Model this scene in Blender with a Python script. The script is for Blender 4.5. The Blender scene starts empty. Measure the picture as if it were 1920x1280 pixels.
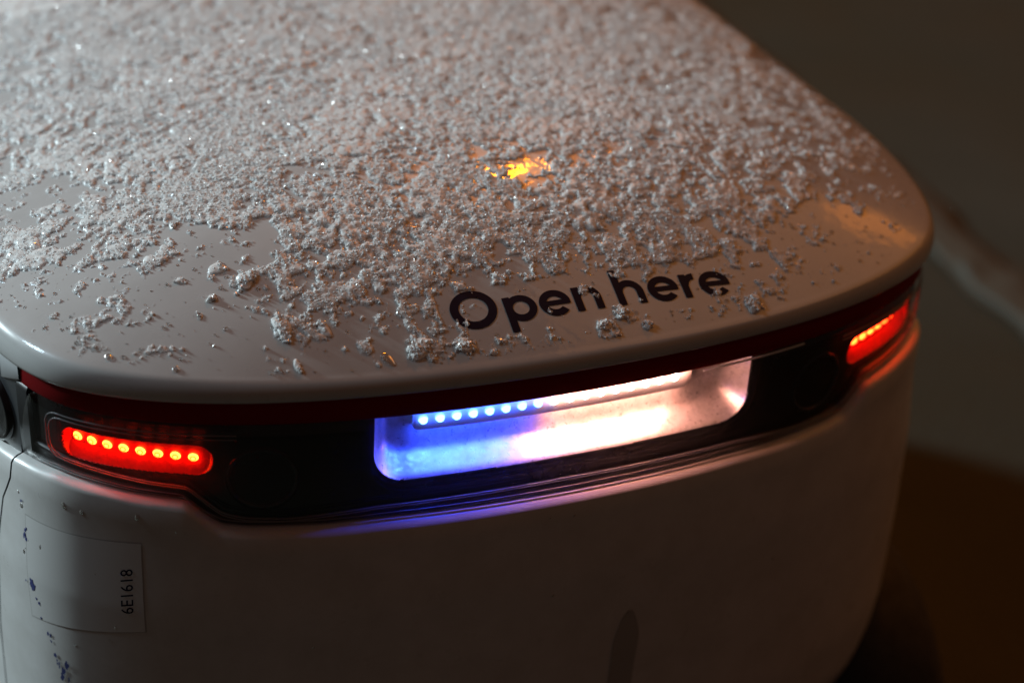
import bpy, math
import numpy as np
from mathutils import Vector, Matrix

rng = np.random.default_rng(7)
S = bpy.context.scene
COL = S.collection
Z0 = 0.47                      # height of the lid's lower rim above the ground

# ------------------------------------------------------------------ camera
cam_d = bpy.data.cameras.new('camera')
cam = bpy.data.objects.new('camera', cam_d)
COL.objects.link(cam)
cr = Vector((0.92837561, -0.36731386, 0.056562))
cu = Vector((0.14320307, 0.49400018, 0.85758772))
cf = Vector((0.3429455, 0.78806367, -0.51121819))
CAM = Vector((-0.32987417, -0.89155622, 0.46120949 + Z0))
cam.matrix_world = Matrix(((cr.x, cu.x, -cf.x, CAM.x), (cr.y, cu.y, -cf.y, CAM.y), (cr.z, cu.z, -cf.z, CAM.z), (0, 0, 0, 1)))
cam_d.sensor_width = 36
cam_d.lens = 3319.574 / 1920 * 36
cam_d.clip_start = 0.01
cam_d.clip_end = 200
cam_d.dof.use_dof = True
cam_d.dof.focus_distance = 0.885
cam_d.dof.aperture_fstop = 3.6
cam_d.dof.aperture_blades = 9
S.camera = cam

# ------------------------------------------------------------------ light: night, street lamps and added fills
W = bpy.data.worlds.new('World'); S.world = W
W.use_nodes = True
bg = W.node_tree.nodes['Background']
bg.inputs[0].default_value = (1.0, 0.52, 0.40, 1)     # sky glow over a lit town at night
bg.inputs[1].default_value = 0.042

def lamp(name, loc, color, power, radius):
    l = bpy.data.lights.new(name, 'POINT'); l.color = color; l.energy = power; l.shadow_soft_size = radius
    o = bpy.data.objects.new(name, l); o.location = loc; COL.objects.link(o)
    return o

def along(p, az, el, d):
    a, e = math.radians(az), math.radians(el)
    return (p[0] + d * math.sin(a) * math.cos(e), p[1] + d * math.cos(a) * math.cos(e), p[2] + d * math.sin(e))

lamp('white_street_or_fill_light', along((0, 0, Z0), -50, 19, 5.5), (0.74, 0.91, 0.96), 1450, 0.24)
lamp('white_street_or_fill_light', along((0, 0, Z0), -72, 40, 1.6), (0.58, 0.77, 0.90), 25, 0.16)  # cool fill added close at the left, not a street lamp
lamp('amber_street_or_fill_light', along((0.1, -0.1, Z0), 82, 45, 9.0), (1.0, 0.36, 0.07), 400, 4.2)  # huge soft warm fill, added to tint the lid; not a real lamp
lamp('amber_street_or_fill_light', along((0.013, -0.097, Z0 + .053), 28.8, 43.6, 8.5), (1.0, 0.26, 0.001), 420, 0.235)
lamp('amber_street_or_fill_light', along((0.2, -0.15, Z0), 62, 35, 8.0), (1.0, 0.27, 0.02), 28, 0.62)
S.view_settings.view_transform = 'Standard'
S.view_settings.look = 'None'
S.view_settings.exposure = 0
S.view_settings.gamma = 1
S.cycles.use_denoising = True
S.cycles.max_bounces = 10
S.cycles.transparent_max_bounces = 12
S.cycles.sample_clamp_indirect = 3
S.cycles.use_adaptive_sampling = False

# ------------------------------------------------------------------ robot outline (plan), front = -y
HW, LS = 0.28, 0.22
_th = np.radians(np.arange(0, 90.01, .5))
_R = np.exp(np.interp(_th, np.radians([0, 15, 30, 45, 60, 75, 90]),
            np.log([1.01993777, 0.32573034, 0.17729943, 0.07258938, 0.08688204, 0.23394079, 0.65914579])))
def _cum(v): return np.concatenate([[0], np.cumsum((v[1:] + v[:-1]) / 2) * (_th[1] - _th[0])])
_x = _cum(_R * np.cos(_th)); _y = _cum(_R * np.sin(_th))
_k = HW / _x[-1]; _x *= _k; _y = _y * _k; _y -= _y[-1]
_nx, _ny = np.sin(_th), -np.cos(_th)
FX = np.concatenate([_x, _x[::-1]]); FY = np.concatenate([_y, LS - _y[::-1]])
FNX = np.concatenate([_nx, _nx[::-1]]); FNY = np.concatenate([_ny, -_ny[::-1]])
FS = np.concatenate([[0], np.cumsum(np.hypot(np.diff(FX), np.diff(FY)))])
SQ = np.hypot(np.diff(_x), np.diff(_y)).sum()          # arclength front centre -> side
SEND = FS[-1]                                          # front centre -> back centre

def base(s):
    s = np.asarray(s, float); a = np.abs(s); g = np.where(s < 0, -1.0, 1.0)
    return g * np.interp(a, FS, FX), np.interp(a, FS, FY), g * np.interp(a, FS, FNX), np.interp(a, FS, FNY)

def PT(s, off, z):
    X, Y, N, M = base(s)
    return np.stack(np.broadcast_arrays(X + off * N, Y + off * M, np.asarray(z, float) + Z0), -1)

HS, DOME, OFT, KE = 0.0103, 0.05, -0.0049, 2.5
RISE, BULGE = .0075, .0042      # the lid's rim gets taller and fuller towards the sides
def side_w(X, Y):
    Yc = np.where(Y < 0, -Y, np.where(Y > LS, Y - LS, 0))
    w = np.clip(1 - np.degrees(np.arctan2(Yc, np.abs(X) + 1e-9)) / 68, 0, 1)
    return w * w * (3 - 2 * w)
_w = side_w(_x, _y)
_ex, _ey = _x + (OFT + BULGE * _w) * _nx, _y + (OFT + BULGE * _w) * _ny              # dome edge, front quarter
_ea = np.arctan2(-_ey, _ex); _er = np.hypot(_ex, _ey)  # angle 0 at side .. 90 at front
_o = np.argsort(_ea); _ea, _er = _ea[_o], _er[_o]
def dome_k(X, Y):
    Yc = np.where(Y < 0, -Y, np.where(Y > LS, Y - LS, 0))
    return np.hypot(X, Yc) / np.interp(np.arctan2(Yc, np.abs(X)), _ea, _er)
def dome_z(X, Y):
    e = RISE * side_w(X, Y)
    return Z0 + HS + e + (DOME - e) * (1 - np.minimum(dome_k(X, Y), 1.0) ** KE)
def dome_n(X, Y):
    e = 1e-3
    n = np.stack([-(dome_z(X + e, Y) - dome_z(X - e, Y)) / 2 / e, -(dome_z(X, Y + e) - dome_z(X, Y - e)) / 2 / e, np.ones_like(X)], -1)
    return n / np.linalg.norm(n, axis=-1, keepdims=True)

# ------------------------------------------------------------------ materials
def new_mat(name, color=(.8, .8, .8), rough=.5, metal=0.0, spec=.5, coat=0.0):
    m = bpy.data.materials.new(name); m.use_nodes = True
    b = m.node_tree.nodes['Principled BSDF']
    b.inputs['Base Color'].default_value = (*color, 1)
    b.inputs['Roughness'].default_value = rough
    b.inputs['Metallic'].default_value = metal
    b.inputs['Specular IOR Level'].default_value = spec
    b.inputs['Coat Weight'].default_value = coat
    b.inputs['Coat Roughness'].default_value = .08
    return m
def nd(m, t, **kw):
    n = m.node_tree.nodes.new(t)
    for k, v in kw.items(): setattr(n, k, v)
    return n
def ln(m, a, b): m.node_tree.links.new(a, b)
def bsdf(m): return m.node_tree.nodes['Principled BSDF']
def noise(m, scale, detail=4, rough=.6, stretch=None):
    tc = nd(m, 'ShaderNodeTexCoord')
    n = nd(m, 'ShaderNodeTexNoise'); n.inputs['Scale'].default_value = scale
    n.inputs['Detail'].default_value = detail; n.inputs['Roughness'].default_value = rough
    if stretch:
        mp = nd(m, 'ShaderNodeMapping'); mp.inputs['Scale'].default_value = stretch
        ln(m, tc.outputs['Object'], mp.inputs[0]); ln(m, mp.outputs[0], n.inputs['Vector'])
    else: ln(m, tc.outputs['Object'], n.inputs['Vector'])
    return n.outputs['Fac']
def ramp(m, fac, stops):
    r = nd(m, 'ShaderNodeValToRGB'); e = r.color_ramp.elements
    while len(e) < len(stops): e.new(.5)
    for i, (p, c) in enumerate(stops):
        e[i].position = p; e[i].color = (*c, 1) if len(c) == 3 else c
    ln(m, fac, r.inputs[0]); return r.outputs[0]
def bump(m, fac, strength, dist):
    b = nd(m, 'ShaderNodeBump'); b.inputs['Strength'].default_value = strength; b.inputs['Distance'].default_value = dist
    ln(m, fac, b.inputs['Height']); ln(m, b.outputs[0], bsdf(m).inputs['Normal'])
def g(v): return (v, v, v)

M_lid = new_mat('white_lid_plastic', (.74, .74, .73), .3, coat=.8)
bsdf(M_lid).inputs['Coat Roughness'].default_value = .06
ln(M_lid, ramp(M_lid, noise(M_lid, 38, 6), [(.3, g(.22)), (.7, g(.40))]), bsdf(M_lid).inputs['Roughness'])
ln(M_lid, ramp(M_lid, noise(M_lid, 14, 8, .7), [(.25, (.43, .425, .415)), (.6, (.49, .487, .48))]), bsdf(M_lid).inputs['Base Color'])
_cb = nd(M_lid, 'ShaderNodeBump'); _cb.inputs['Strength'].default_value = .5; _cb.inputs['Distance'].default_value = .0006
ln(M_lid, noise(M_lid, 75, 3, .5), _cb.inputs['Height']); ln(M_lid, _cb.outputs[0], bsdf(M_lid).inputs['Coat Normal'])   # uneven film of water
M_body = new_mat('white_body_plastic', (.70, .69, .67), .33)
ln(M_body, ramp(M_body, noise(M_body, 30, 7, .7), [(.3, (.46, .45, .435)), (.62, (.54, .535, .525))]), bsdf(M_body).inputs['Base Color'])
ln(M_body, ramp(M_body, noise(M_body, 55, 5), [(.3, g(.26)), (.7, g(.42))]), bsdf(M_body).inputs['Roughness'])
M_red = new_mat('red_reflective_tape', (.18, .001, .003), .6, spec=.1)
M_black = new_mat('black_gloss_plastic', (.006, .006, .007), .18)
ln(M_black, ramp(M_black, noise(M_black, 60, 6), [(.35, g(.12)), (.75, g(.34))]), bsdf(M_black).inputs['Roughness'])
M_rubber = new_mat('black_gasket_rubber', (.010, .010, .011), .42)
M_dark = new_mat('dark_grey_plastic', (.028, .030, .033), .28)
M_cap = new_mat('pale_grey_cap_plastic', (.5, .51, .52), .35)
M_ink = new_mat('dark_navy_print', (.004, .005, .022), .6, spec=.15)
M_inkdot = new_mat('blue_ink', (.035, .045, .16), .5)
M_stick = new_mat('sticker_film', (.53, .525, .515), .36)
M_stickedge = new_mat('sticker_dirty_edge', (.35, .34, .325), .6)
M_rib = new_mat('clear_rib_plastic', (.16, .155, .16), .12, spec=.8)
M_tyre = new_mat('tyre_rubber', (.015, .015, .015), .8)
ln(M_tyre, ramp(M_tyre, noise(M_tyre, 90, 4), [(.3, g(.010)), (.7, g(.028))]), bsdf(M_tyre).inputs['Base Color'])
M_darkrefl = new_mat('painted_reflection_grey', (.31, .30, .285), .6)  # tone of the reflection painted on the front panel

M_refl = new_mat('satin_reflector', (.62, .62, .62), .30, metal=.6)
ln(M_refl, ramp(M_refl, noise(M_refl, 420, 5, .75, (1, 1, 1)), [(.35, g(.24)), (.72, g(.52))]), bsdf(M_refl).inputs['Roughness'])
ln(M_refl, ramp(M_refl, noise(M_refl, 150, 8, .8), [(.34, g(.40)), (.5, g(.58)), (.7, g(.72))]), bsdf(M_refl).inputs['Base Color'])
M_pill = new_mat('red_lamp_bowl', (.4, .02, .015), .35)
ln(M_pill, ramp(M_pill, noise(M_pill, 300, 5), [(.3, (.26, .006, .005)), (.7, (.46, .010, .008))]), bsdf(M_pill).inputs['Base Color'])
M_board = new_mat('led_strip_board', (.75, .75, .75), .4)

def emit(name, color, strength):
    m = bpy.data.materials.new(name); m.use_nodes = True
    nt = m.node_tree; nt.nodes.clear()
    e = nt.nodes.new('ShaderNodeEmission'); e.inputs[0].default_value = (*color, 1); e.inputs[1].default_value = strength
    o = nt.nodes.new('ShaderNodeOutputMaterial'); nt.links.new(e.outputs[0], o.inputs[0])
    m.cycles.emission_sampling = 'FRONT'
    return m
E_red = emit('red_led_glow', (1, .036, .0040), 58)
def ring_led(m, R0):           # an LED is a bright chip in a bright cup with a dimmer ring between
    tc = nd(m, 'ShaderNodeTexCoord'); mp = nd(m, 'ShaderNodeMapping'); mp.inputs['Scale'].default_value = (1 / R0, 1 / R0, 0)
    vl = nd(m, 'ShaderNodeVectorMath', operation='LENGTH'); ln(m, tc.outputs['Object'], mp.inputs[0]); ln(m, mp.outputs[0], vl.inputs[0])
    c = ramp(m, vl.outputs['Value'], [(.0, (1, .040, .0060)), (.28, (1, .034, .004)), (.40, (.5, .011, .001)), (.60, (.5, .011, .001)), (.74, (1, .036, .004))])
    ln(m, c, [n for n in m.node_tree.nodes if n.type == 'EMISSION'][0].inputs[0])
ring_led(E_red, .0025)
E_white = emit('white_led_glow', (1, .72, .58), 22)
E_blue = emit('blue_led_glow', (.12, .34, 1), 9)
for m in (E_white, E_blue): m.cycles.emission_sampling = 'NONE'

# thin clear cover: see-through with a fresnel sheen and a film of road dust
M_lens = bpy.data.materials.new('clear_lens_plastic'); M_lens.use_nodes = True
_nt = M_lens.node_tree; _nt.nodes.clear()
_out = nd(M_lens, 'ShaderNodeOutputMaterial'); _tr = nd(M_lens, 'ShaderNodeBsdfTransparent'); _gl = nd(M_lens, 'ShaderNodeBsdfGlossy')
_gl.inputs['Roughness'].default_value = .09; _tr.inputs[0].default_value = (.93, .93, .94, 1)
_fr = nd(M_lens, 'ShaderNodeFresnel'); _ge = nd(M_lens, 'ShaderNodeNewGeometry'); _ma = nd(M_lens, 'ShaderNodeMath', operation='MULTIPLY_ADD')
ln(M_lens, _ge.outputs['Backfacing'], _ma.inputs[0]); _ma.inputs[1].default_value = 1 / 1.42 - 1.42; _ma.inputs[2].default_value = 1.42
ln(M_lens, _ma.outputs[0], _fr.inputs[0])      # a thin sheet mirrors alike from both sides
_mx = nd(M_lens, 'ShaderNodeMixShader'); ln(M_lens, _fr.outputs[0], _mx.inputs[0]); ln(M_lens, _tr.outputs[0], _mx.inputs[1]); ln(M_lens, _gl.outputs[0], _mx.inputs[2])
_tl = nd(M_lens, 'ShaderNodeBsdfTranslucent'); _tl.inputs[0].default_value = (.7, .7, .7, 1)
_mx2 = nd(M_lens, 'ShaderNodeMixShader')
ln(M_lens, ramp(M_lens, noise(M_lens, 260, 9, .8), [(.40, g(.002)), (.62, g(.012)), (.78, g(.05))]), _mx2.inputs[0])
ln(M_lens, _mx.outputs[0], _mx2.inputs[1]); ln(M_lens, _tl.outputs[0], _mx2.inputs[2]); ln(M_lens, _mx2.outputs[0], _out.inputs[0])

M_snow = new_mat('wet_snow', (.90, .90, .88), .34)
def soften(m, amount):       # light passes through wet snow
    nt = m.node_tree; o = nt.nodes['Material Output']
    t = nd(m, 'ShaderNodeBsdfTranslucent'); t.inputs[0].default_value = (.86, .88, .9, 1)
    x = nd(m, 'ShaderNodeMixShader'); x.inputs[0].default_value = amount
    ln(m, bsdf(m).outputs[0], x.inputs[1]); ln(m, t.outputs[0], x.inputs[2]); ln(m, x.outputs[0], o.inputs[0])
bsdf(M_snow).inputs['Subsurface Weight'].default_value = .7
bsdf(M_snow).inputs['Subsurface Radius'].default_value = (1, 1, 1)
bsdf(M_snow).inputs['Subsurface Scale'].default_value = .0022
soften(M_snow, .24)
M_cryst = new_mat('ice_crystals', (.90, .90, .89), .21, spec=.9)
soften(M_cryst, .25)
M_glint = new_mat('clear_ice_crystals', (.84, .85, .86), .17, spec=1.0)
soften(M_glint, .3)
# thin film of meltwater and slush round the crumbs
M_film = bpy.data.materials.new('melt_film'); M_film.use_nodes = True
_nt = M_film.node_tree; _nt.nodes.clear()
_o = nd(M_film, 'ShaderNodeOutputMaterial'); _t = nd(M_film, 'ShaderNodeBsdfTransparent'); _d = nd(M_film, 'ShaderNodeBsdfDiffuse'); _d.inputs[0].default_value = (.85, .86, .87, 1)
_g = nd(M_film, 'ShaderNodeBsdfGlossy'); _g.inputs['Roughness'].default_value = .12
_m1 = nd(M_film, 'ShaderNodeMixShader'); _m1.inputs[0].default_value = .30; ln(M_film, _t.outputs[0], _m1.inputs[1]); ln(M_film, _d.outputs[0], _m1.inputs[2])
_m2 = nd(M_film, 'ShaderNodeMixShader'); _m2.inputs[0].default_value = .045; ln(M_film, _m1.outputs[0], _m2.inputs[1]); ln(M_film, _g.outputs[0], _m2.inputs[2])
ln(M_film, _m2.outputs[0], _o.inputs[0])
M_water = new_mat('water', (1, 1, 1), .02)
bsdf(M_water).inputs['Transmission Weight'].default_value = 1.0
bsdf(M_water).inputs['IOR'].default_value = 1.33

# ------------------------------------------------------------------ object helpers
ROOT = np.array([0.0, LS / 2, 0.0])
def make_mesh(name, V, F, mat, smooth=True):
    me = bpy.data.meshes.new(name)
    V = np.asarray(V, np.float32).reshape(-1, 3)
    if isinstance(F, np.ndarray):
        n = F.shape[1]
        me.vertices.add(len(V)); me.vertices.foreach_set('co', V.ravel())
        me.loops.add(F.size); me.loops.foreach_set('vertex_index', F.astype(np.int32).ravel())
        me.polygons.add(len(F)); me.polygons.foreach_set('loop_start', np.arange(0, F.size, n, dtype=np.int32))
        me.update(calc_edges=True)
    else:
        me.from_pydata(V.tolist(), [], [list(f) for f in F])
    me.polygons.foreach_set('use_smooth', np.full(len(me.polygons), smooth))
    me.update(); me.validate()
    me.materials.append(mat)
    return me
def link(name, me, parent=None, loc=(0, 0, 0)):
    o = bpy.data.objects.new(name, me); COL.objects.link(o); o.location = loc
    if parent is not None: o.parent = parent
    return o
def part(name, V, F, mat, parent, smooth=True):
    return link(name, make_mesh(name, np.asarray(V).reshape(-1, 3) - ROOT, F, mat, smooth), parent)
def tag(o, label=None, cat=None, group=None, kind=None):
    for k, v in (('label', label), ('category', cat), ('group', group), ('kind', kind)):
        if v: o[k] = v
    return o
def grid_faces(n, m, closed=False, flip=False):
    i, j = np.meshgrid(np.arange(n if closed else n - 1), np.arange(m - 1), indexing='ij')
    a = i * m + j; b = ((i + 1) % n) * m + j
    F = np.stack([a, b, b + 1, a + 1], -1).reshape(-1, 4)
    return F[:, ::-1].copy() if flip else F
def strip(name, s, offz, mat, parent, closed=False, smooth=True):
    """sweep: offz(s) -> (off[n,m], z[n,m])"""
    off, z = offz(s)
    V = PT(s[:, None], off, z)
    return part(name, V, grid_faces(*V.shape[:2], closed=closed, flip=True), mat, parent, smooth)
def const(prof):
    p = np.array(prof, float)
    return lambda s: (np.broadcast_to(p[:, 0], (len(s), len(p))), np.broadcast_to(p[:, 1], (len(s), len(p))))
def tube(pts, r, k=6):
    pts = np.asarray(pts, float); n = len(pts)
    t = np.gradient(pts, axis=0); t /= np.linalg.norm(t, axis=1, keepdims=True) + 1e-12
    a = np.cross(t, [0.13, 0.2, 1.0]); a /= np.linalg.norm(a, axis=1, keepdims=True); b = np.cross(t, a)
    w = np.linspace(0, 2 * np.pi, k, endpoint=False)
    V = pts[:, None] + r * (np.cos(w)[None, :, None] * a[:, None] + np.sin(w)[None, :, None] * b[:, None])
    i, j = np.meshgrid(np.arange(n - 1), np.arange(k), indexing='ij')
    F = np.stack([i * k + j, i * k + (j + 1) % k, (i + 1) * k + (j + 1) % k, (i + 1) * k + j], -1).reshape(-1, 4)
    return V.reshape(-1, 3), F
def vnoise(X, Y, scale, seed):
    """smooth value noise"""
    r = np.random.default_rng(seed).random((256, 256))
    u, v = X / scale + 1000.3, Y / scale + 1000.7
    i, j = np.floor(u).astype(int), np.floor(v).astype(int); a, b = u - i, v - j
    a = a * a * (3 - 2 * a); b = b * b * (3 - 2 * b)
    q = lambda p, w: r[p % 256, w % 256]
    return (q(i, j) * (1 - a) + q(i + 1, j) * a) * (1 - b) + (q(i, j + 1) * (1 - a) + q(i + 1, j + 1) * a) * b

# ------------------------------------------------------------------ ground
def ground():
    m = new_mat('wet_asphalt', (.05, .05, .05), .55, spec=.22)
    c = ramp(m, noise(m, 1.1, 5, .6), [(.30, (.031, .033, .022)), (.55, (.041, .041, .030)), (.75, (.057, .055, .042))])
    ln(m, c, bsdf(m).inputs['Base Color'])
    ln(m, ramp(m, noise(m, 2.3, 4), [(.35, g(.6)), (.65, g(.85))]), bsdf(m).inputs['Roughness'])
    bump(m, noise(m, 160, 4), .6, .006)
    V = [(-60, -60, 0), (60, -60, 0), (60, 60, 0), (-60, 60, 0)]
    o = link('ground', make_mesh('ground', V, [(0, 1, 2, 3)], m)); tag(o, kind='structure')
    # thin film of slush in a wheel track beside the robot
    ms = new_mat('grey_slush', (.046, .043, .031), .75)
    y = np.linspace(-.6, 2.2, 240); w = np.linspace(-1, 1, 24)
    Y, Wd = np.meshgrid(y, w, indexing='ij')
    hw = (.032 + .03 * vnoise(Y, Y * 0, .09, 3)) * (.55 + .6 * vnoise(Y, Y * 0, .23, 8))
    X = .865 + .05 * (Y - .5) + Wd * hw * (1 + .3 * (vnoise(Y, Wd, .05, 5) - .5))
    Z = .004 + .010 * np.clip(1 - Wd ** 2, 0, 1) * vnoise(X, Y, .03, 9)
    o = link('slush_track', make_mesh('slush_track', np.stack([X, Y, Z], -1), grid_faces(240, 24), ms)); tag(o, kind='structure')
ground()

# ------------------------------------------------------------------ the robot
robot = bpy.data.objects.new('delivery_robot', None); COL.objects.link(robot); robot.location = ROOT.tolist()
tag(robot, 'white delivery robot with snow on its lid, red lamps and a lit light strip', 'robot')
s_all = np.linspace(-SEND, SEND, 1401)[:-1]

# lid: skirt, rounded rim, dome, and the underside
def lid():
    sk = np.array([(-.030, .0030), (-.012, .0016), (-.0035, .0000), (-.0012, .0000), (-.0003, .0006), (0, .0018), (0, .0042), (-.0004, .0062), (-.0014, .0081), (-.0029, .0095), (OFT, HS)])
    s = np.linspace(-SEND, SEND, 901)[:-1]
    bx, by = base(s)[:2]; wS = side_w(bx, by)
    up = np.clip(sk[:, 1] / HS, 0, 1) ** 1.0 * np.array([0, 0, 0, 0, .05, .3, .62, .78, .9, .97, 1.0])
    V1 = PT(s[:, None], sk[:, 0] + BULGE * wS[:, None], sk[:, 1] + RISE * wS[:, None] * up)
    E = PT(s, OFT + BULGE * wS, 0 * s)[:, :2]
    ks = 1 - np.linspace(0, 1, 46)[1:] ** 1.25 * .985
    Yf = np.where(E[:, 1] < 0, E[:, 1], np.where(E[:, 1] > LS, E[:, 1] - LS, 0)); Y0 = E[:, 1] - Yf
    X = E[:, :1] * ks; Y = Y0[:, None] + Yf[:, None] * ks
    eS = RISE * wS[:, None]; Zd = Z0 + HS + eS + (DOME - eS) * (1 - ks ** KE)
    V = np.concatenate([V1, np.stack([X, Y, Zd], -1)], 1)
    n, m = V.shape[:2]
    F = grid_faces(n, m, closed=True).tolist()
    F.append([i * m + m - 1 for i in range(n)])
    return part('lid', V, F, M_lid, robot)
LID = lid()

# lettering on the lid: drawn as ribbons, mapped on the dome
def lettering():
    V, F = [], []
    def ribbon(O, I, lift):
        O, I = np.array(O), np.array(I); k = sum(len(v) for v in V); n = len(O)
        mid = (O + I) / 2
        L = np.stack([O, mid, I], 1).reshape(-1, 2)
        x = .0 + L[:, 0] * 1e-3; y = -.1945 + L[:, 1] * 1e-3
        z = dome_z(x, y) + .00035 + lift
        V.append(np.stack([x, y, z], -1))
        F.extend((grid_faces(n, 3, flip=False) + k).tolist())
    def ring(cx, cy, rx, ry, w, a0=0, a1=360, lift=0., wy=None):
        a = np.radians(np.linspace(a0, a1, max(12, int(abs(a1 - a0) / 5)))); wy = wy or w * .86
        ribbon(np.stack([cx + rx * np.cos(a), cy + ry * np.sin(a)], -1), np.stack([cx + (rx - w) * np.cos(a), cy + (ry - wy) * np.sin(a)], -1), lift)
    def bar(x0, y0, x1, y1, lift=2.5e-5, horiz=False):
        if horiz:
            t = np.linspace(x0, x1, 10); ribbon(np.stack([t, t * 0 + y0], -1), np.stack([t, t * 0 + y1], -1), lift)
        else:
            t = np.linspace(y0, y1, 14); ribbon(np.stack([t * 0 + x0, t], -1), np.stack([t * 0 + x1, t], -1), lift)
    w = 4.0
    def e(cx, r):
        ring(cx, 6.4, r, 7.0, w, 4, 318)
        bar(cx - r + 1.5, 5.2, cx + r - .1, 7.7, 3e-5, True)
    ring(-44.3, 9.6, 12.1, 10.3, 4.5)                       # O
    bar(-28.4, -5.6, -24.4, 13.0); ring(-19.9, 6.4, 8.3, 7.0, w)   # p
    e(-1.6, 8.4)                                            # e
    def arch(x0, x1, top, h):
        cx, rx = (x0 + x1) / 2, (x1 - x0) / 2
        bar(x0, 0, x0 + w, top); bar(x1 - w, 0, x1, 6.4)
        ring(cx, 6.4, rx, 7.0, w, 0, 172, lift=0)
    arch(9.0, 23.9, 13.0, 0)                                # n
    arch(32.3, 47.8, 19.9, 0)                               # h
    e(59.0, 8.6)                                            # e
    bar(69.8, 0, 73.8, 13.0); ring(78.0, 5.9, 8.0, 7.3, w, 88, 170)    # r
    e(88.9, 8.8)                                            # e
    part('lettering', np.concatenate(V), F, M_ink, LID)
lettering()

# red reflective band under the lid and pale corner caps
sb = np.linspace(-.2875, .2875, 420)
strip('reflective_band', sb, const([(-.006, .0012), (-.0022, .0012), (-.0018, .0005), (-.0014, -.0122), (-.0020, -.0131), (-.008, -.0131)]), M_red, robot)
for sg in (-1, 1):
    sc_ = sg * np.linspace(.2882, .3075, 20)
    if sg < 0: sc_ = sc_[::-1]
    strip('corner_cap', sc_, lambda s: (np.broadcast_to([-.008, -.0012, -.0006, -.0006, -.002, -.008], (len(s), 6)),
          np.stack([np.full(len(s), .0008)] * 2 + [np.full(len(s), -.001)] + [-.0105 - .42 * (np.abs(s) - .2882)] + [-.0118 - .42 * (np.abs(s) - .2882)] * 2, -1)), M_cap, robot)
# dark upper band round the sides and the back, behind the lid
sr = np.linspace(.293, 2 * SEND - .293, 700)
def wrap(s): return np.where(s > SEND, s - 2 * SEND, s)
def dark_upper(s):
    pr = np.array([(-.012, .001), (-.006, .0005), (-.0045, -.008), (-.002, -.020), (-.0015, -.040), (-.0008, -.058), (-.001, -.067)])
    return np.broadcast_to(pr[:, 0], (len(s), 7)), np.broadcast_to(pr[:, 1], (len(s), 7))
WIN = part('camera_window', PT(wrap(sr)[:, None], *dark_upper(sr)), grid_faces(700, 7), M_dark, robot)

# lower line of the clear lens, and the inner border of its gasket
_sf = np.linspace(-.345, .345, 1381)
def _smooth(kn, width=9):
    a = np.interp(np.abs(_sf), *zip(*kn)); k = np.hanning(width * 2 + 1); k /= k.sum()
    return np.convolve(np.pad(a, width, mode='edge'), k, mode='valid')
_zl = _smooth([(0, -.0757), (.1, -.0755), (.1263, -.0764), (.1658, -.0758), (.1784, -.0742), (.1873, -.0688), (.1973, -.0600), (.2205, -.0588), (.241, -.0568), (.264, -.0556), (.288, -.0580), (.32, -.0645), (.345, -.067)])
_zg = _smooth([(0, -.0657), (.10, -.0666), (.145, -.0700), (.166, -.0690), (.178, -.0660), (.189, -.0560), (.1945, -.0508), (.2137, -.0495), (.24, -.0465), (.266, -.0445), (.345, -.043)])
def ZL(s): return np.interp(s, _sf, _zl)
def ZG(s): return np.interp(s, _sf, _zg)

# black lamp housing: one sheet with the lamp bowls pressed into it; each bowl is a part of its own
OFH = -.0045
def housing():
    s = np.arange(-.2835, .28351, .00038)
    t = np.linspace(0, 1, 150)
    zb = ZG(s) - .001
    z = -.0125 + (zb[:, None] + .0125) * t
    Sg = np.broadcast_to(s[:, None], z.shape)
    depth = np.zeros_like(z)
    # headlight trough
    c0, hw = .0029, .1056
    def rr(Sx, z, c, hw, z0, z1, r):          # signed inside distance of a rounded rectangle
        q1 = np.abs(Sx - c) - hw + r; q2 = np.abs(z - (z0 + z1) / 2) - (z1 - z0) / 2 + r
        return -(np.hypot(np.maximum(q1, 0), np.maximum(q2, 0)) + np.minimum(np.maximum(q1, q2), 0) - r)
    tilt = -.0005 * (Sg / .1)
    d1 = rr(Sg, z, c0, hw, -.0535, .02, .017)
    q = np.clip((z + .0535) / .0185, 0, 1); prof = .0175 * np.sqrt(1 - (1 - q) ** 2)
    endp = 1 - np.clip(1 - d1 / .012, 0, 1) ** 2.4
    in1 = d1 > 0
    depth = np.where(in1, prof * np.clip(endp, 0, 1) + .0006, depth)
    # tail lamp bowls
    inp = np.zeros_like(in1)
    for sg in (-1, 1):
        d2 = rr(Sg, z, sg * .2226, .0405, -.0445, -.0272, .0085)
        i2 = d2 > 0
        row = -.0360                                             # flat back above the LED row, a long slope below it
        slope = np.clip((z + .0445) / (row - .0022 + .0445), 0, 1)
        depth = np.where(i2, .0050 * np.minimum(1 - np.clip(1 - d2 / .0022, 0, 1) ** 2.2, slope) + .0004, depth)
        inp |= i2
        # round sensor window between the lamps: a shallow dished disc with a raised edge
        rc = np.hypot(Sg - sg * .158, (z + .046))
        depth += -.0011 * np.exp(-((rc - .017) / .0011) ** 2) + np.where(rc < .017, .0007, 0)
    # soft lip round the trough
    depth += -.0009 * np.exp(-((d1 + .0035) / .0016) ** 2) * (d1 < 0)
    V = PT(Sg, OFH - depth, z)
    n, m = z.shape
    F = grid_faces(n, m)
    def pick(mask):
        f = mask.ravel()[F].sum(1) >= 3
        return f
    fh, fp = pick(in1), pick(inp)
    def sub(mask):
        f = F[mask]; u, inv = np.unique(f, return_inverse=True)
        return V.reshape(-1, 3)[u], inv.reshape(-1, 4)
    H = part('lamp_housing', *sub(~fh & ~fp), M_black, robot)
    HL = part('headlight', *sub(fh), M_refl, robot)
    sF = Sg.ravel()[F[:, 0]]
    L = [part('tail_lamp', *sub(fp & (np.sign(sF) == sg)), M_pill, robot) for sg in (-1, 1)]
    return H, HL, L
HOUSING, HEADLIGHT, TAILS = housing()

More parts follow.
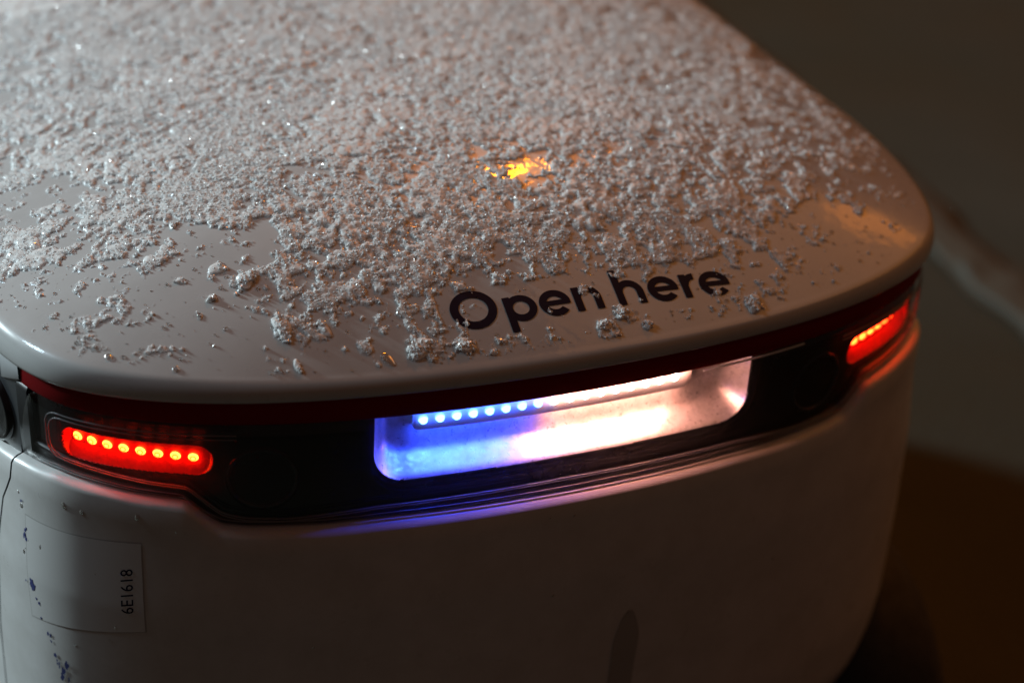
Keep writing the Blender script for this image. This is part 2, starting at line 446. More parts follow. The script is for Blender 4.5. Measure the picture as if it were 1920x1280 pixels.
# LEDs: little domes, one mesh per colour, one object per LED
def led_mesh(name, r, h, mat):
    k, rings = 12, 2
    V, F = [], []
    for i in range(rings + 1):
        a = i / rings * np.pi / 2
        for j in range(k):
            b = 2 * np.pi * j / k
            V.append((r * math.cos(a) * math.cos(b), r * math.cos(a) * math.sin(b), h * math.sin(a)))
    F = grid_faces(k, 1)
    Fl = [[i * k + j, i * k + (j + 1) % k, (i + 1) * k + (j + 1) % k, (i + 1) * k + j] for i in range(rings) for j in range(k)]
    return make_mesh(name, V, Fl, mat)
def put_led(me, s, off, z, parent, tilt=0.0):
    X, Y, N, M = [float(v) for v in base(s)]
    o = link('led', me, parent)
    n = Vector((N, M, tilt)).normalized(); zx = Vector((0, 0, 1)); x = zx.cross(n).normalized(); y = n.cross(x)
    o.matrix_local = Matrix(((x.x, y.x, n.x, X + off * N - ROOT[0]), (x.y, y.y, n.y, Y + off * M - ROOT[1]), (x.z, y.z, n.z, z + Z0 - ROOT[2]), (0, 0, 0, 1)))
    return o
LR, LW, LB = led_mesh('red_led', .0026, .0013, E_red), led_mesh('white_led', .0024, .0022, E_white), led_mesh('blue_led', .0024, .0022, E_blue)
for k in range(8):
    put_led(LR, -.2558 + k * .00903, OFH - .0048, -.0345 - k * .0004, TAILS[0], -.12)
    put_led(LR, .1937 + k * .0084, OFH - .0048, -.0335 + k * .0003, TAILS[1], -.12)
# strip board at the top of the trough
def board():
    s = np.linspace(-.0812, .0765, 160)
    e = np.clip(np.minimum(s - s[0], s[-1] - s) / .004, 0, 1); dz = .0035 * (1 - np.sqrt(1 - (1 - e) ** 2 + 1e-9))
    zb = -.0318 + dz - .0004 * (s / .08)
    off = np.broadcast_to([-.0215, -.0165, -.0152, -.0147, -.0147, -.0147], (160, 6))
    z = np.stack([zb - .0002, zb - .0002, zb, zb + .0008, zb * .5 - .0065, np.full(160, -.012)], -1)
    V = PT(s[:, None], off, z)
    return part('led_board', V, grid_faces(160, 6), M_board, HEADLIGHT)
board()
for k in range(17):
    o = put_led(LB if k < 8 else LW, -.0757 + k * (.1412 / 16), -.0144, -.0250 + .0012 * k / 16, HEADLIGHT, -.35)

def strip_light(name, s0, s1, color, watts, off, z, lean):
    a, b = PT(np.array([s0]), off, z)[0], PT(np.array([s1]), off, z)[0]
    X, Y, N, M = [float(v) for v in base((s0 + s1) / 2)]
    l = bpy.data.lights.new(name, 'AREA'); l.shape = 'RECTANGLE'; l.size = float(np.linalg.norm(b - a)); l.size_y = .003; l.color = color; l.energy = watts
    o = bpy.data.objects.new(name, l); COL.objects.link(o)
    x = Vector(b - a).normalized(); z = Vector((N * lean, M * lean, 1.0)); z = (z - x * z.dot(x)).normalized(); y = z.cross(x); c = (a + b) / 2
    o.matrix_world = Matrix(((x.x, y.x, z.x, c[0]), (x.y, y.y, z.y, c[1]), (x.z, y.z, z.z, c[2]), (0, 0, 0, 1)))
for off, z, lean, w in ((-.0098, -.0146, .3, .095), (-.0172, -.0330, .35, .048)):     # along the top of the trough and under the board
    strip_light('blue_strip_light', -.0790, -.0140, (.018, .060, 1), w * .8, off, z, lean)
    strip_light('white_strip_light', -.0060, .0720, (1, .37, .25), w * 1.1, off, z, lean)

# gasket under the lens
sg_ = np.linspace(-.2835, .2835, 700)
def gasket(s):
    a, b = ZG(s), ZL(s) + .0030
    off = np.broadcast_to([OFH - .002, -.0030, -.0024, -.0030, -.0036, -.0030, -.0026, -.005], (len(s), 8))
    f = np.array([0.0, .03, .14, .2, .5, .8, .97, 1.0])
    return off, a[:, None] + (b - a)[:, None] * f
strip('lens_gasket', sg_, gasket, M_rubber, robot)
# frame that closes the housing's two ends
for sg in (-1, 1):
    se = sg * np.linspace(.2832, .2928, 16); se = se if sg > 0 else se[::-1]
    strip('end_pillar', se, lambda s: (np.broadcast_to([-.008, -.0022, -.0012, -.0012, -.008], (len(s), 5)),
          np.stack([np.full(len(s), -.0128), np.full(len(s), -.0130), np.full(len(s), -.016), ZL(s) + .001, ZL(s)], -1)), M_rubber, robot)

# clear lens
sl = np.linspace(-.285, .285, 600)
def lens(s):
    e = np.clip((.285 - np.abs(s)) / .010, 0, 1); top = -.0134 - .010 * (1 - np.sqrt(1 - (1 - e) ** 2 + 1e-9))
    bot = ZL(s) + .0026
    f = np.array([0, .04, .2, .4, .6, .8, .96, 1.0])
    off = np.broadcast_to([-.0022, -.0006, .0008, .0014, .0014, .0008, -.0004, -.002], (len(s), 8))
    return off, top[:, None] + (bot - top)[:, None] * f
LENS = strip('lens_cover', sl, lens, M_lens, robot)
def rib(dz, ds, r, off):
    # loop: along the bottom border, up the two rounded ends, back along the top
    e = .2690 - ds
    s1 = np.linspace(-e + .008, e - .008, 600)
    z1 = ZG(s1) + dz
    top = -.0185 - ds
    def corner(cs, cz, a0, a1, rr=.008):
        a = np.radians(np.linspace(a0, a1, 10)); return cs + rr * np.cos(a), cz + rr * np.sin(a)
    a1 = corner(e - .008, z1[-1] + .008, -90, 0); a2 = corner(e - .008, top - .008, 0, 90)
    b2 = corner(-e + .008, top - .008, 90, 180); b1 = corner(-e + .008, z1[0] + .008, 180, 270)
    s2 = np.linspace(e - .009, .170, 80)
    ss = np.concatenate([-s2[::-1], b2[0], b1[0], s1, a1[0], a2[0], s2]); zz = np.concatenate([s2 * 0 + top, b2[1], b1[1], z1, a1[1], a2[1], s2 * 0 + top])
    V, F = tube(PT(ss, off, zz), r)
    part('lens_rib', V, F, M_rib, LENS)
rib(.0004, 0, .00042, -.0006); rib(.0020, .0022, .00036, -.0004)
def low_rib(dz, r):
    s1 = np.linspace(-.276, .276, 600)
    V, F = tube(PT(s1, -.0012, ZL(s1) + dz), r); part('lens_rib', V, F, M_rib, LENS)
low_rib(.0058, .0004); low_rib(.0040, .0003)
# upper edge of the lens: frosted plastic that catches the light from the strip
M_edge = new_mat('frosted_lens_edge', (.7, .7, .7), .4); soften(M_edge, .6)
se_ = np.linspace(.074, .140, 80); V, F = tube(PT(se_, -.0010, -.0142 + .0 * se_), .0006)
part('lens_edge', V, F, M_edge, LENS)
for sg in (-1, 1):             # raised rings of the round sensor windows
    a = np.linspace(0, 2 * np.pi, 49); V, F = tube(PT(sg * .158 + .017 * np.cos(a), OFH + .0002, -.046 + .017 * np.sin(a)), .0009)
    part('sensor_ring', V, F, M_dark, HOUSING)

# body panels
_bz = np.array([-.06, -.075, -.12, -.18, -.24, -.28, -.31, -.335, -.350, -.358])
_bo = np.array([.0040, .0050, .0097, .0116, .0119, .0083, -.001, -.0102, -.024, -.055])
def body_off(z): return np.interp(-z, -_bz, _bo)
_sz = np.array([-.05, -.066, -.0865, -.1095, -.1755, -.225, -.37]); _ss = np.array([.2925, .2931, .3045, .3085, .3150, .3160, .3165])
def seam(z): return np.interp(-z, -_sz, _ss)
def body_rows(top):
    lip_o = np.array([-.0040, -.0010, .0018, .0041, .0053]); lip_d = np.array([.0034, .0032, .0026, .0014, -.0006])
    zs = np.concatenate([np.linspace(0, 1, 34)[1:], [1.03, 1.055]])
    return lip_o, lip_d, zs
def panel(name, u, sfun, mat):
    """u in [0,1] along the panel; sfun(u, z) gives the arclength position"""
    s0 = sfun(u, np.full(len(u), -.07)); zl = np.where(np.abs(wrap(s0)) < .345, ZL(wrap(s0)), -.067)
    lo, ld, zs = body_rows(zl)
    z_lip = zl[:, None] + ld
    z_low = (zl - .003)[:, None] + (-.342 - (zl - .003))[:, None] * zs
    z = np.concatenate([z_lip, z_low], 1)
    off = np.concatenate([np.broadcast_to(lo, z_lip.shape), np.maximum(body_off(z_low), np.where(z_low > -.2, .0054, -1))], 1)
    s = sfun(np.repeat(u[:, None], z.shape[1], 1), z)
    V = PT(wrap(s), off, z)
    return part(name, V, grid_faces(*z.shape), mat, robot)
uu = np.linspace(0, 1, 500)
FRONT = panel('front_panel', uu, lambda u, z: (2 * u - 1) * (seam(z) - .0007), M_body)
panel('body_shell', uu, lambda u, z: seam(z) + .0007 + u * (2 * SEND - 2 * seam(z) - .0014), M_body)
# dark rebate behind the panel gaps, and the floor of the body
strip('chassis', s_all, const([(-.03, .0), (-.03, -.066), (-.008, -.082), (-.004, -.12), (-.002, -.24), (-.010, -.30), (-.026, -.340), (-.06, -.356), (-.10, -.358)]), M_rubber, robot, closed=True)
# dark camera eye on the left window
def eye(s0, z0, r0):
    a = np.linspace(0, 2 * np.pi, 40, endpoint=False)
    rr = np.array([1.25, 1.2, 1.1, 1.0, .9, .6, .02]) * r0; off = np.array([-.0045, .0012, .0018, .0010, -.0008, -.0004, .0004])
    V = PT(s0 + rr * np.cos(a)[:, None], off, z0 + rr * np.sin(a)[:, None])
    part('camera_eye', V, grid_faces(40, 7, closed=True), M_black, WIN)
eye(-.319, -.0415, .0155); eye(.319, -.0415, .0155)

# sticker with its number; the code square on it stays blank
def on_front(s, z, lift): return PT(s, body_off(z) * 0 + np.maximum(body_off(z), .0054) + lift, z)
def sticker():
    def patch(name, inset, lift, mat, parent):
        u, v = np.meshgrid(np.linspace(inset, 1 - inset, 24), np.linspace(inset * 1.15, 1 - inset * 1.15, 20), indexing='ij')
        c = np.array([(-.2832, -.0852), (-.2166, -.0806), (-.2156, -.1335), (-.2795, -.1468)])
        q = (c[0] * ((1 - u) * (1 - v))[..., None] + c[1] * (u * (1 - v))[..., None] + c[2] * (u * v)[..., None] + c[3] * ((1 - u) * v)[..., None])
        return part(name, on_front(q[..., 0], q[..., 1], lift), grid_faces(24, 20, flip=True), mat, parent)
    st = patch('sticker', .0, .00015, M_stickedge, FRONT)
    patch('sticker_face', .009, .00028, M_stick, st)
    cu = bpy.data.curves.new('serial_number', 'FONT'); cu.body = '6E1618'; cu.size = 1.0; cu.resolution_u = 3
    to = bpy.data.objects.new('serial_number', cu); COL.objects.link(to)
    bpy.context.view_layer.update()
    me = to.to_mesh(); co = np.zeros(len(me.vertices) * 3); me.vertices.foreach_get('co', co); co = co.reshape(-1, 3)
    fs = [list(p.vertices) for p in me.polygons]
    to.to_mesh_clear(); bpy.data.objects.remove(to); bpy.data.curves.remove(cu)
    x = (co[:, 0] - co[:, 0].min()) / np.ptp(co[:, 0]); y = (co[:, 1] - co[:, 1].min()) / np.ptp(co[:, 1])
    s = -.2214 - .0062 * y; z = -.1222 + x * .0262 - .0016 * y
    part('serial_number', on_front(s, z, .0005), fs, M_ink, st, smooth=False)
    return st
sticker()

# specks of blue ink left of the sticker, and a dark reflection painted low on the front
def speck(name, cs, cz, rs, rz, mat, lift=.0004, seed=0, n=14):
    r = np.random.default_rng(seed); a = np.linspace(0, 2 * np.pi, n, endpoint=False); k = r.uniform(.55, 1.15, n)
    s = np.concatenate([[cs], cs + rs * k * np.cos(a)]); z = np.concatenate([[cz], cz + rz * k * np.sin(a)])
    return on_front(s, z, lift), [[0, 1 + i, 1 + (i + 1) % n] for i in range(n)]
def specks():
    V, F = [], []
    r = np.random.default_rng(4)
    P = [(-.2863, -.0795), (-.2821, -.095), (-.2821, -.1005), (-.2821, -.125), (-.2779, -.122), (-.2747, -.133), (-.2731, -.1345), (-.2721, -.1435), (-.2679, -.1515), (-.2663, -.156), (-.2647, -.164), (-.2631, -.1675), (-.2621, -.1705), (-.2589, -.172), (-.2568, -.176), (-.2531, -.179)]
    big = [.6, .8, 1.2, .5, 1.9, .5, .6, .6, .9, .5, .9, .7, .6, 1.9, .6, .8]
    for k, ((a, b), w) in enumerate(zip(P, big)):
        for q in range(3):
            v, f = speck('', a + r.normal() * .0006 * w, b + r.normal() * .0011 * w, .0007 * w, .0015 * w, None, .0004 + .00002 * q, seed=k * 3 + q)
            n = sum(len(x) for x in V); V.append(v); F += [[i + n for i in t] for t in f]
    o = part('ink_speck', np.concatenate(V), F, M_inkdot, FRONT); o['kind'] = 'stuff'
    # reflection in the glossy body, painted as an upright dark decal
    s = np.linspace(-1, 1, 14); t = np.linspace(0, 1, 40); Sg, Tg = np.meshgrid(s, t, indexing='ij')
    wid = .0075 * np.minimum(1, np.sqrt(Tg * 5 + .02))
    part('painted_reflection', on_front(.0385 - .004 * Tg + wid * Sg + .0008 * vnoise(Sg, Tg, .12, 8), -.153 - Tg * .09, .0003), grid_faces(14, 40), M_darkrefl, FRONT)
specks()

def wheels():
    R, w = .115, .085
    for y in (-.10, .12, .36):
        for sg in (-1, 1):
            a = np.linspace(0, 2 * np.pi, 40, endpoint=False)
            pr = np.array([(.045, -.5), (.085, -.5), (.105, -.42), (.115, -.25), (.115, .25), (.105, .42), (.085, .5), (.06, .36), (.045, .36)])
            c = np.array([sg * .262, y, R])
            def lathe(p):
                rad = p[:, 0]; V = np.stack([np.broadcast_to(c[0] + p[:, 1] * w * sg, (40, len(p))), c[1] + rad * np.cos(a)[:, None], c[2] + rad * np.sin(a)[:, None]], -1)
                return V, grid_faces(40, len(p), closed=True, flip=sg < 0)
            o = part('wheel', *lathe(pr), M_tyre, robot)
            hub = np.array([(.05, .34), (.046, .38), (.03, .40), (.015, .46), (.001, .47)])
            link('hub', make_mesh('hub', lathe(hub)[0].reshape(-1, 3) - ROOT, lathe(hub)[1], M_dark), o)
wheels()

# ------------------------------------------------------------------ snow on the lid
DENS = np.array([(-0.197, 0.24, 0.85), (-0.122, 0.181, 0.9), (-0.028, 0.142, 0.9), (0.074, 0.123, 0.9), (0.178, 0.141, 0.9), (0.239, 0.145, 0.5), (-0.216, 0.183, 0.7), (-0.164, 0.136, 0.9), (-0.092, 0.091, 0.95), (-0.017, 0.065, 0.95), (0.063, 0.049, 0.95), (0.136, 0.05, 0.9), (0.206, 0.074, 0.8), (0.255, 0.087, 0.4), (-0.226, 0.108, 0.6), (-0.205, 0.086, 0.85), (-0.138, 0.034, 0.95), (-0.069, -0.0, 0.95), (0.003, -0.022, 0.95), (0.064, -0.034, 0.92), (0.114, -0.036, 0.9), (0.195, -0.02, 0.72), (0.237, -0.017, 0.35), (-0.236, 0.042, 0.5), (-0.203, 0.009, 0.85), (-0.139, -0.038, 0.95), (-0.074, -0.067, 0.95), (-0.004, -0.083, 0.92), (0.055, -0.093, 0.9), (0.118, -0.099, 0.82), (0.171, -0.097, 0.65), (0.215, -0.085, 0.5), (0.248, -0.064, 0.2), (0.247, -0.097, 0.3), (-0.245, 0.003, 0.5), (-0.235, -0.027, 0.1), (-0.218, -0.03, 0.4), (-0.2, -0.057, 0.72), (-0.152, -0.089, 0.95), (-0.099, -0.104, 0.95), (-0.046, -0.117, 0.95), (0.01, -0.128, 0.9), (0.07, -0.132, 0.88), (0.117, -0.136, 0.78), (0.155, -0.128, 0.6), (0.122, -0.159, 0.45), (0.198, -0.114, 0.55), (0.174, -0.144, 0.15), (0.22, -0.108, 0.5), (0.252, -0.107, 0.15), (0.213, -0.144, 0.15), (0.178, -0.156, 0.1), (0.229, -0.15, 0.05), (-0.241, -0.067, 0.6), (-0.255, -0.076, 0.45), (-0.226, -0.075, 0.4), (-0.209, -0.098, 0.6), (-0.199, -0.118, 0.5), (-0.176, -0.11, 0.3), (-0.159, -0.121, 0.04), (-0.134, -0.126, 0.12), (-0.116, -0.124, 0.75), (-0.081, -0.137, 0.92), (-0.04, -0.142, 0.92), (0.0, -0.153, 0.88), (0.034, -0.158, 0.85), (0.072, -0.163, 0.82), (0.081, -0.177, 0.3), (0.12, -0.177, 0.2), (0.148, -0.174, 0.1), (-0.247, -0.102, 0.12), (-0.226, -0.118, 0.15), (-0.202, -0.132, 0.1), (-0.177, -0.136, 0.01), (-0.145, -0.148, 0.01), (-0.123, -0.148, 0.7), (-0.105, -0.159, 0.72), (-0.073, -0.163, 0.72), (-0.048, -0.165, 0.78), (-0.022, -0.173, 0.6), (0.008, -0.171, 0.7), (0.036, -0.175, 0.65), (0.011, -0.184, 0.25), (0.041, -0.185, 0.3), (0.081, -0.177, 0.35), (-0.241, -0.132, 0.02), (-0.194, -0.156, 0.01), (-0.158, -0.169, 0.01), (-0.136, -0.173, 0.25), (-0.115, -0.176, 0.12), (-0.095, -0.18, 0.15), (-0.071, -0.176, 0.45), (-0.059, -0.188, 0.5), (-0.047, -0.204, 0.3), (-0.067, -0.197, 0.35), (-0.019, -0.203, 0.15), (0.02, -0.2, 0.3), (0.034, -0.202, 0.25), (0.066, -0.197, 0.2), (0.102, -0.2, 0.25), (0.122, -0.193, 0.12), (0.161, -0.181, 0.08), (-0.221, -0.161, 0.0), (-0.175, -0.184, 0.0), (-0.127, -0.198, 0.01), (-0.088, -0.201, 0.08), (-0.048, -0.206, 0.06), (0.007, -0.21, 0.03), (0.07, -0.203, 0.06), (0.137, -0.196, 0.02), (0.2, -0.173, 0.02)])
def density(X, Y):
    out = np.zeros(X.shape); 
    Xf, Yf = X.ravel(), Y.ravel(); res = np.zeros(len(Xf))
    for a in range(0, len(Xf), 60000):
        x, y = Xf[a:a + 60000, None], Yf[a:a + 60000, None]
        w = 1 / (((x - DENS[:, 0]) ** 2 + (y - DENS[:, 1]) ** 2) + 3e-5) ** 2
        res[a:a + 60000] = (w * DENS[:, 2]).sum(1) / w.sum(1)
    res = np.where((Yf < -.1735) & (Yf > -.200) & (np.abs(Xf - .021) < .083), res * .22, res)     # rubbed off round the lettering
    res = res * (1 - .9 * np.exp(-((Xf - .013) ** 2 + (Yf + .097) ** 2) / .0108 ** 2))
    res = np.where(Yf > .16, np.maximum(res, .86), res)
    edge = (1 - np.minimum(dome_k(Xf, Yf), 1)) * .25
    return (res * np.clip(edge / .012, 0, 1)).reshape(X.shape)
def clump_noise(X, Y):
    n = .42 * vnoise(X, Y, .0085, 1) + .36 * vnoise(X, Y, .0045, 2) + .30 * vnoise(X * .8 + Y * .6, Y * .8 - X * .6, .0022, 3) + .16 * vnoise(X, Y, .0011, 4) + .22 * vnoise(X, Y, .03, 6)
    return n
_q = np.sort(clump_noise(rng.uniform(-.27, .27, 20000), rng.uniform(-.2, .4, 20000)))
def uni(n): return np.interp(n, _q, np.linspace(0, 1, len(_q)))
ICO_V = np.array([(0, 0, 1)] + [(.894 * math.cos(k * 1.2566), .894 * math.sin(k * 1.2566), .447) for k in range(5)] + [(.894 * math.cos(k * 1.2566 + .628), .894 * math.sin(k * 1.2566 + .628), -.447) for k in range(5)] + [(0, 0, -1)])
ICO_F = np.array([(0, 1 + k, 1 + (k + 1) % 5) for k in range(5)] + [(1 + k, 6 + k, 1 + (k + 1) % 5) for k in range(5)] + [(6 + k, 6 + (k + 1) % 5, 1 + (k + 1) % 5) for k in range(5)] + [(11, 6 + (k + 1) % 5, 6 + k) for k in range(5)])
OCT_V = np.array([(1, 0, 0), (-1, 0, 0), (0, 1, 0), (0, -1, 0), (0, 0, 1), (0, 0, -1)], float)
OCT_F = np.array([(0, 2, 4), (2, 1, 4), (1, 3, 4), (3, 0, 4), (2, 0, 5), (1, 2, 5), (3, 1, 5), (0, 3, 5)])
def grains(r, P, size, BV, BF, jit=.3):
    n = len(P)
    q = r.normal(size=(n, 4)); q /= np.linalg.norm(q, axis=1, keepdims=True)
    w, x, y, z = q.T
    Rm = np.stack([np.stack([1 - 2 * (y * y + z * z), 2 * (x * y - w * z), 2 * (x * z + w * y)], -1), np.stack([2 * (x * y + w * z), 1 - 2 * (x * x + z * z), 2 * (y * z - w * x)], -1), np.stack([2 * (x * z - w * y), 2 * (y * z + w * x), 1 - 2 * (x * x + y * y)], -1)], 1)
    B = BV[None] * (1 + jit * r.uniform(-1, 1, (n, len(BV), 1))) * r.uniform(.6, 1.25, (n, 1, 3)) * size[:, None, None]
    V = np.einsum('nij,nkj->nki', Rm, B) + P[:, None]
    F = BF[None] + (np.arange(n) * len(BV))[:, None, None]
    return V.reshape(-1, 3), F.reshape(-1, 3)
def snow():
    st = .00085
    xs = np.arange(-.274, .274, st); ys = np.arange(-.213, .425, st)
    X, Y = np.meshgrid(xs, ys, indexing='ij')
    X = X + rng.uniform(-.3, .3, X.shape) * st; Y = Y + rng.uniform(-.3, .3, Y.shape) * st
    D = density(X, Y); U = uni(clump_noise(X, Y))
    e = D * .93 - U
    inside = (dome_k(X, Y) < .985)
    m = (e > 0) & inside
    h = np.clip(e, 0, .6)
    H = (.00045 + .0008 * vnoise(X, Y, .022, 44)) * np.sqrt(np.clip(h, 0, 1) / .6) * (.45 + .9 * vnoise(X, Y, .0034, 12)) + .0006 * (vnoise(X, Y, .0016, 13) - .3) + .0005 * rng.random(X.shape)
    H = np.where(m, np.maximum(H, .00035), -.0004)
    Z = dome_z(X, Y) + H
    N = dome_n(X, Y)
    V = np.stack([X, Y, dome_z(X, Y)], -1) + N * H[..., None]
    F = grid_faces(*X.shape)
    keep = m.ravel()[F].any(1)
    f = F[keep]; u, inv = np.unique(f, return_inverse=True)
    root = link('snow', make_mesh('snow', V.reshape(-1, 3)[u], inv.reshape(-1, 4), M_snow, smooth=True))
    tag(root, 'crust of coarse wet snow spread over the white lid', 'snow', kind='stuff')
    mf = (e > -.085) & (D > .05) & inside
    Hf = np.where(mf, .00022 + .0006 * np.clip(e + .085, 0, .15) + .00018 * vnoise(X, Y, .0018, 15), -.0002)
    Vf = np.stack([X, Y, dome_z(X, Y)], -1) + N * Hf[..., None]
    F2 = grid_faces(*X.shape); F2 = F2[mf.ravel()[F2].any(1) & (e.ravel()[F2].min(1) < .06)]
    u, inv = np.unique(F2, return_inverse=True)
    o = link('melt_film', make_mesh('melt_film', Vf.reshape(-1, 3)[u], inv.reshape(-1, 4), M_film, smooth=True), root); o['kind'] = 'stuff'
    # loose grains and ice crystals lying on and round the crust
    def scatter(n, lo, hi, BV, BF, seed, spill, lift, jit):
        r = np.random.default_rng(seed)
        x = r.uniform(-.27, .27, n * 4); y = r.uniform(-.212, .22, n * 4)
        e = density(x, y) * .93 + spill - uni(clump_noise(x, y)); ok = (e > 0) & (dome_k(x, y) < .985)
        x, y, e = x[ok][:n], y[ok][:n], e[ok][:n]
        sz = lo * (hi / lo) ** r.random(len(x)) ** 1.3
        hh = .0010 * np.sqrt(np.clip(e, 0, .6) / .6) * (.45 + .9 * vnoise(x, y, .0034, 12)) * lift
        P = np.stack([x, y, dome_z(x, y)], -1) + dome_n(x, y) * (hh + sz * .35)[:, None]
        return grains(r, P, sz, BV, BF, jit)
    V, F = scatter(60000, .00030, .0008, ICO_V, ICO_F, 21, .02, .95, .32)
    o = link('snow_grain', make_mesh('snow_grain', V, F, M_snow, smooth=False), root); o['kind'] = 'stuff'
    V, F = scatter(110000, .00020, .0006, OCT_V, OCT_F, 22, .035, 1.05, .35)
    o = link('ice_crystal', make_mesh('ice_crystal', V, F, M_cryst, smooth=False), root); o['kind'] = 'stuff'
    V, F = scatter(16000, .00045, .0010, OCT_V, OCT_F, 23, .0, 1.0, .3)
    o = link('ice_crystal', make_mesh('ice_crystal', V, F, M_glint, smooth=False), root); o['kind'] = 'stuff'
snow()

# separate lumps of snow on the bare front of the lid: each one is a thing
def lump(x, y, rx, ry, h, label, ang=0., rough=1.0, grains_n=60, seed=0, name='snow_clump', mat=None):
    r = np.random.default_rng(seed + 100)
    n, m = 26, 9
    a = np.linspace(0, 2 * np.pi, n, endpoint=False)
    k = 1 + rough * (.22 * np.sin(2 * a + r.uniform(0, 6)) + .16 * np.sin(3 * a + r.uniform(0, 6)) + .12 * np.sin(5 * a + r.uniform(0, 6)))
    ca, sa = math.cos(ang), math.sin(ang)
    t = np.linspace(0, 1, m)
    lx = rx * k[:, None] * t * np.cos(a)[:, None]; ly = ry * k[:, None] * t * np.sin(a)[:, None]
    X = x + lx * ca - ly * sa; Y = y + lx * sa + ly * ca
    hh = h * np.sqrt(np.clip(1 - t ** 2, 0, 1)) * (1 + rough * .7 * (vnoise(X, Y, .003, seed + 5) - .5)) + rough * .0006 * vnoise(X, Y, .0012, seed + 6) * (t < .95)
    hh[:, 0] = hh[:, 0].mean(); hh = hh - .0003 * (t > .98)
    V = np.stack([X, Y, dome_z(X, Y)], -1) + dome_n(X, Y) * hh[..., None]
    c = np.array([x, y, float(dome_z(np.array([x]), np.array([y]))[0])])
    o = link(name, make_mesh(name, V.reshape(-1, 3) - c, grid_faces(n, m, closed=True), mat or M_snow, smooth=rough < .6), loc=c.tolist())
    tag(o, label, 'snow clump' if name == 'snow_clump' else 'water drop', 'loose snow clumps on the bare front of the lid' if name == 'snow_clump' else 'large meltwater drops on the bare front of the lid')
    if grains_n:
        q = r.normal(size=(grains_n, 2)) * .42
        gx, gy = x + q[:, 0] * rx * ca - q[:, 1] * ry * sa, y + q[:, 0] * rx * sa + q[:, 1] * ry * ca
        d2 = np.clip(1 - (q ** 2).sum(1), 0, 1)
        sz = r.uniform(.0004, .0011, grains_n)
        P = np.stack([gx, gy, dome_z(gx, gy)], -1) + dome_n(gx, gy) * (h * np.sqrt(d2) * .9 + sz * .3)[:, None] - c
        Vg, Fg = grains(r, P, sz, ICO_V, ICO_F, .32)
        p = link('ice_grain', make_mesh('ice_grain', Vg, Fg, M_cryst, smooth=False), o); p['kind'] = 'stuff'
    return o
LUMPS = [
    (-.1604, -.1321, .0052, .0036, .0016, 'smooth half melted snow blob left of the jagged clump', .1, .35, 6),
    (-.1485, -.1435, .0068, .0040, .0028, 'jagged snow clump on the bare patch right of the smooth blob', .5, 1.0, 80),
    (-.1674, -.1496, .0024, .0019, .0019, 'lone small angular snow chunk below the two larger clumps', .2, 1.0, 12),
    (-.1389, -.1751, .0034, .0085, .0024, 'tall narrow column of wet snow near the front rim', .15, .9, 60),
    (-.1196, -.1801, .0030, .0050, .0016, 'glassy melted snow blob right of the tall wet column', .3, .5, 10),
    (-.0940, -.2011, .0022, .0042, .0015, 'smooth oblong drop of meltwater left of the clump under the lettering', .5, .3, 0),
    (-.0776, -.1993, .0068, .0046, .0026, 'ragged snow clump below and left of the letter O', .2, 1.0, 90),
    (-.0552, -.2020, .0056, .0036, .0022, 'ragged snow clump just under the letter O near the rim', -.1, 1.0, 70),
    (.0311, -.1983, .0040, .0034, .0022, 'small snow clump touching the foot of the letter h', .1, 1.0, 45),
    (.0193, -.2030, .0040, .0030, .0018, 'low snow clump below the letter n of the lettering', .4, 1.0, 40),
    (.0428, -.2061, .0030, .0024, .0017, 'last little snow clump at the rim below the word here', 0, 1.0, 20),
    (.1060, -.2012, .0052, .0044, .0024, 'snow clump right of the last letter e near the rim', .7, 1.0, 70),
    (-.1372, -.1954, .0015, .0042, .0013, 'thin drip of slush running over the front rim', .25, .7, 8),
    (-.1751, -.1575, .0013, .0019, .0009, 'small clear drop on the bare patch under the angular chunk', .2, .3, 0),
    (-.2208, -.1652, .0017, .0020, .0012, 'shiny round drop at the left end of the front rim', .2, .2, 0),
    (-.1926, -.1818, .0018, .0016, .0010, 'round drop on the rim above the lit left tail lamp', .2, .2, 0),
]
for i, (x, y, rx, ry, h, lb, an, ro, gn) in enumerate(LUMPS):
    drop = gn == 0
    lump(x, y, rx, ry, h * .6, lb, an, ro, gn, i, 'water_drop' if drop else 'snow_clump', M_water if drop else None)

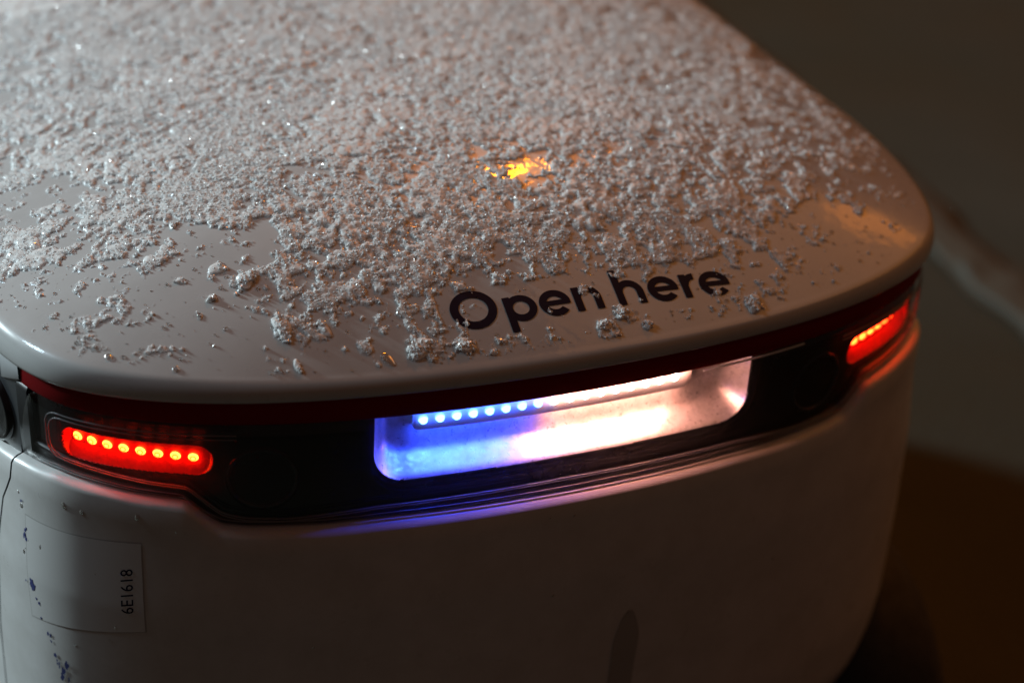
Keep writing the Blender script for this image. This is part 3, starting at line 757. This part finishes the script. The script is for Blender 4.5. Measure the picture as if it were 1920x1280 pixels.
# many small drops on the bare lid, the skirt and the front panel
def droplets():
    r = np.random.default_rng(31)
    V, F = [], []; n = 10; rings = 4
    def add(p, nn, rad, flat, el):
        t1 = np.cross(nn, [0.3, .1, .9]); t1 /= np.linalg.norm(t1); t2 = np.cross(nn, t1)
        if el != 1: # run downhill
            t2 = np.array([0, 0, -1.0]) - nn * (-nn[2]); t2 /= np.linalg.norm(t2); t1 = np.cross(nn, t2)
        a = np.linspace(0, 2 * np.pi, n, endpoint=False); w = np.linspace(0, 1, rings + 1) * np.pi / 2
        k = 1 + .15 * np.sin(2 * a + r.uniform(0, 6))
        q = p + (rad * k * np.cos(a))[:, None, None] * np.cos(w)[None, :, None] * t1 + (rad * el * k * np.sin(a))[:, None, None] * np.cos(w)[None, :, None] * t2 + rad * flat * np.sin(w)[None, :, None] * nn
        b = sum(len(v) for v in V); V.append(q.reshape(-1, 3)); F.append(grid_faces(n, rings + 1, closed=True) + b)
    x = r.uniform(-.265, .25, 6000); y = r.uniform(-.213, -.09, 6000)
    d = density(x, y); ok = (d < .35) & (dome_k(x, y) < .99) & (d < uni(clump_noise(x, y)))
    x, y = x[ok][:420], y[ok][:420]; nn = dome_n(x, y); z = dome_z(x, y)
    for k in range(len(x)):
        add(np.array([x[k], y[k], z[k]]), nn[k], .00025 * (5 ** r.random() ** 2.2), .55, 1)
    for k in range(46):
        s = r.uniform(-.29, -.12) if k < 34 else r.uniform(-.1, .2); z = r.uniform(-.16, -.066)
        if z > ZL(s) - .006: continue
        P = on_front(np.array([s]), np.array([z]), 0)[0]; X, Y, N, M = [float(v) for v in base(s)]
        add(P, np.array([N, M, 0.0]), r.uniform(.0003, .0008), .5, r.choice([1, 1, 1.8]))
    for s, z, rad in ((-.2184, -.0655, .0012), (-.2563, -.0675, .0011), (-.2863, -.0825, .0010), (-.2465, -.0685, .0009), (-.2715, -.0995, .0009)):
        P = on_front(np.array([s]), np.array([z]), 0)[0]; X, Y, N, M = [float(v) for v in base(s)]
        add(P, np.array([N, M, 0.0]), rad, .5, 1.9)
    o = link('water_droplets', make_mesh('water_droplets', np.concatenate(V), np.concatenate(F), M_water))
    tag(o, 'fine beads of meltwater on the bare lid and front panel', 'water drops', kind='stuff')
droplets()
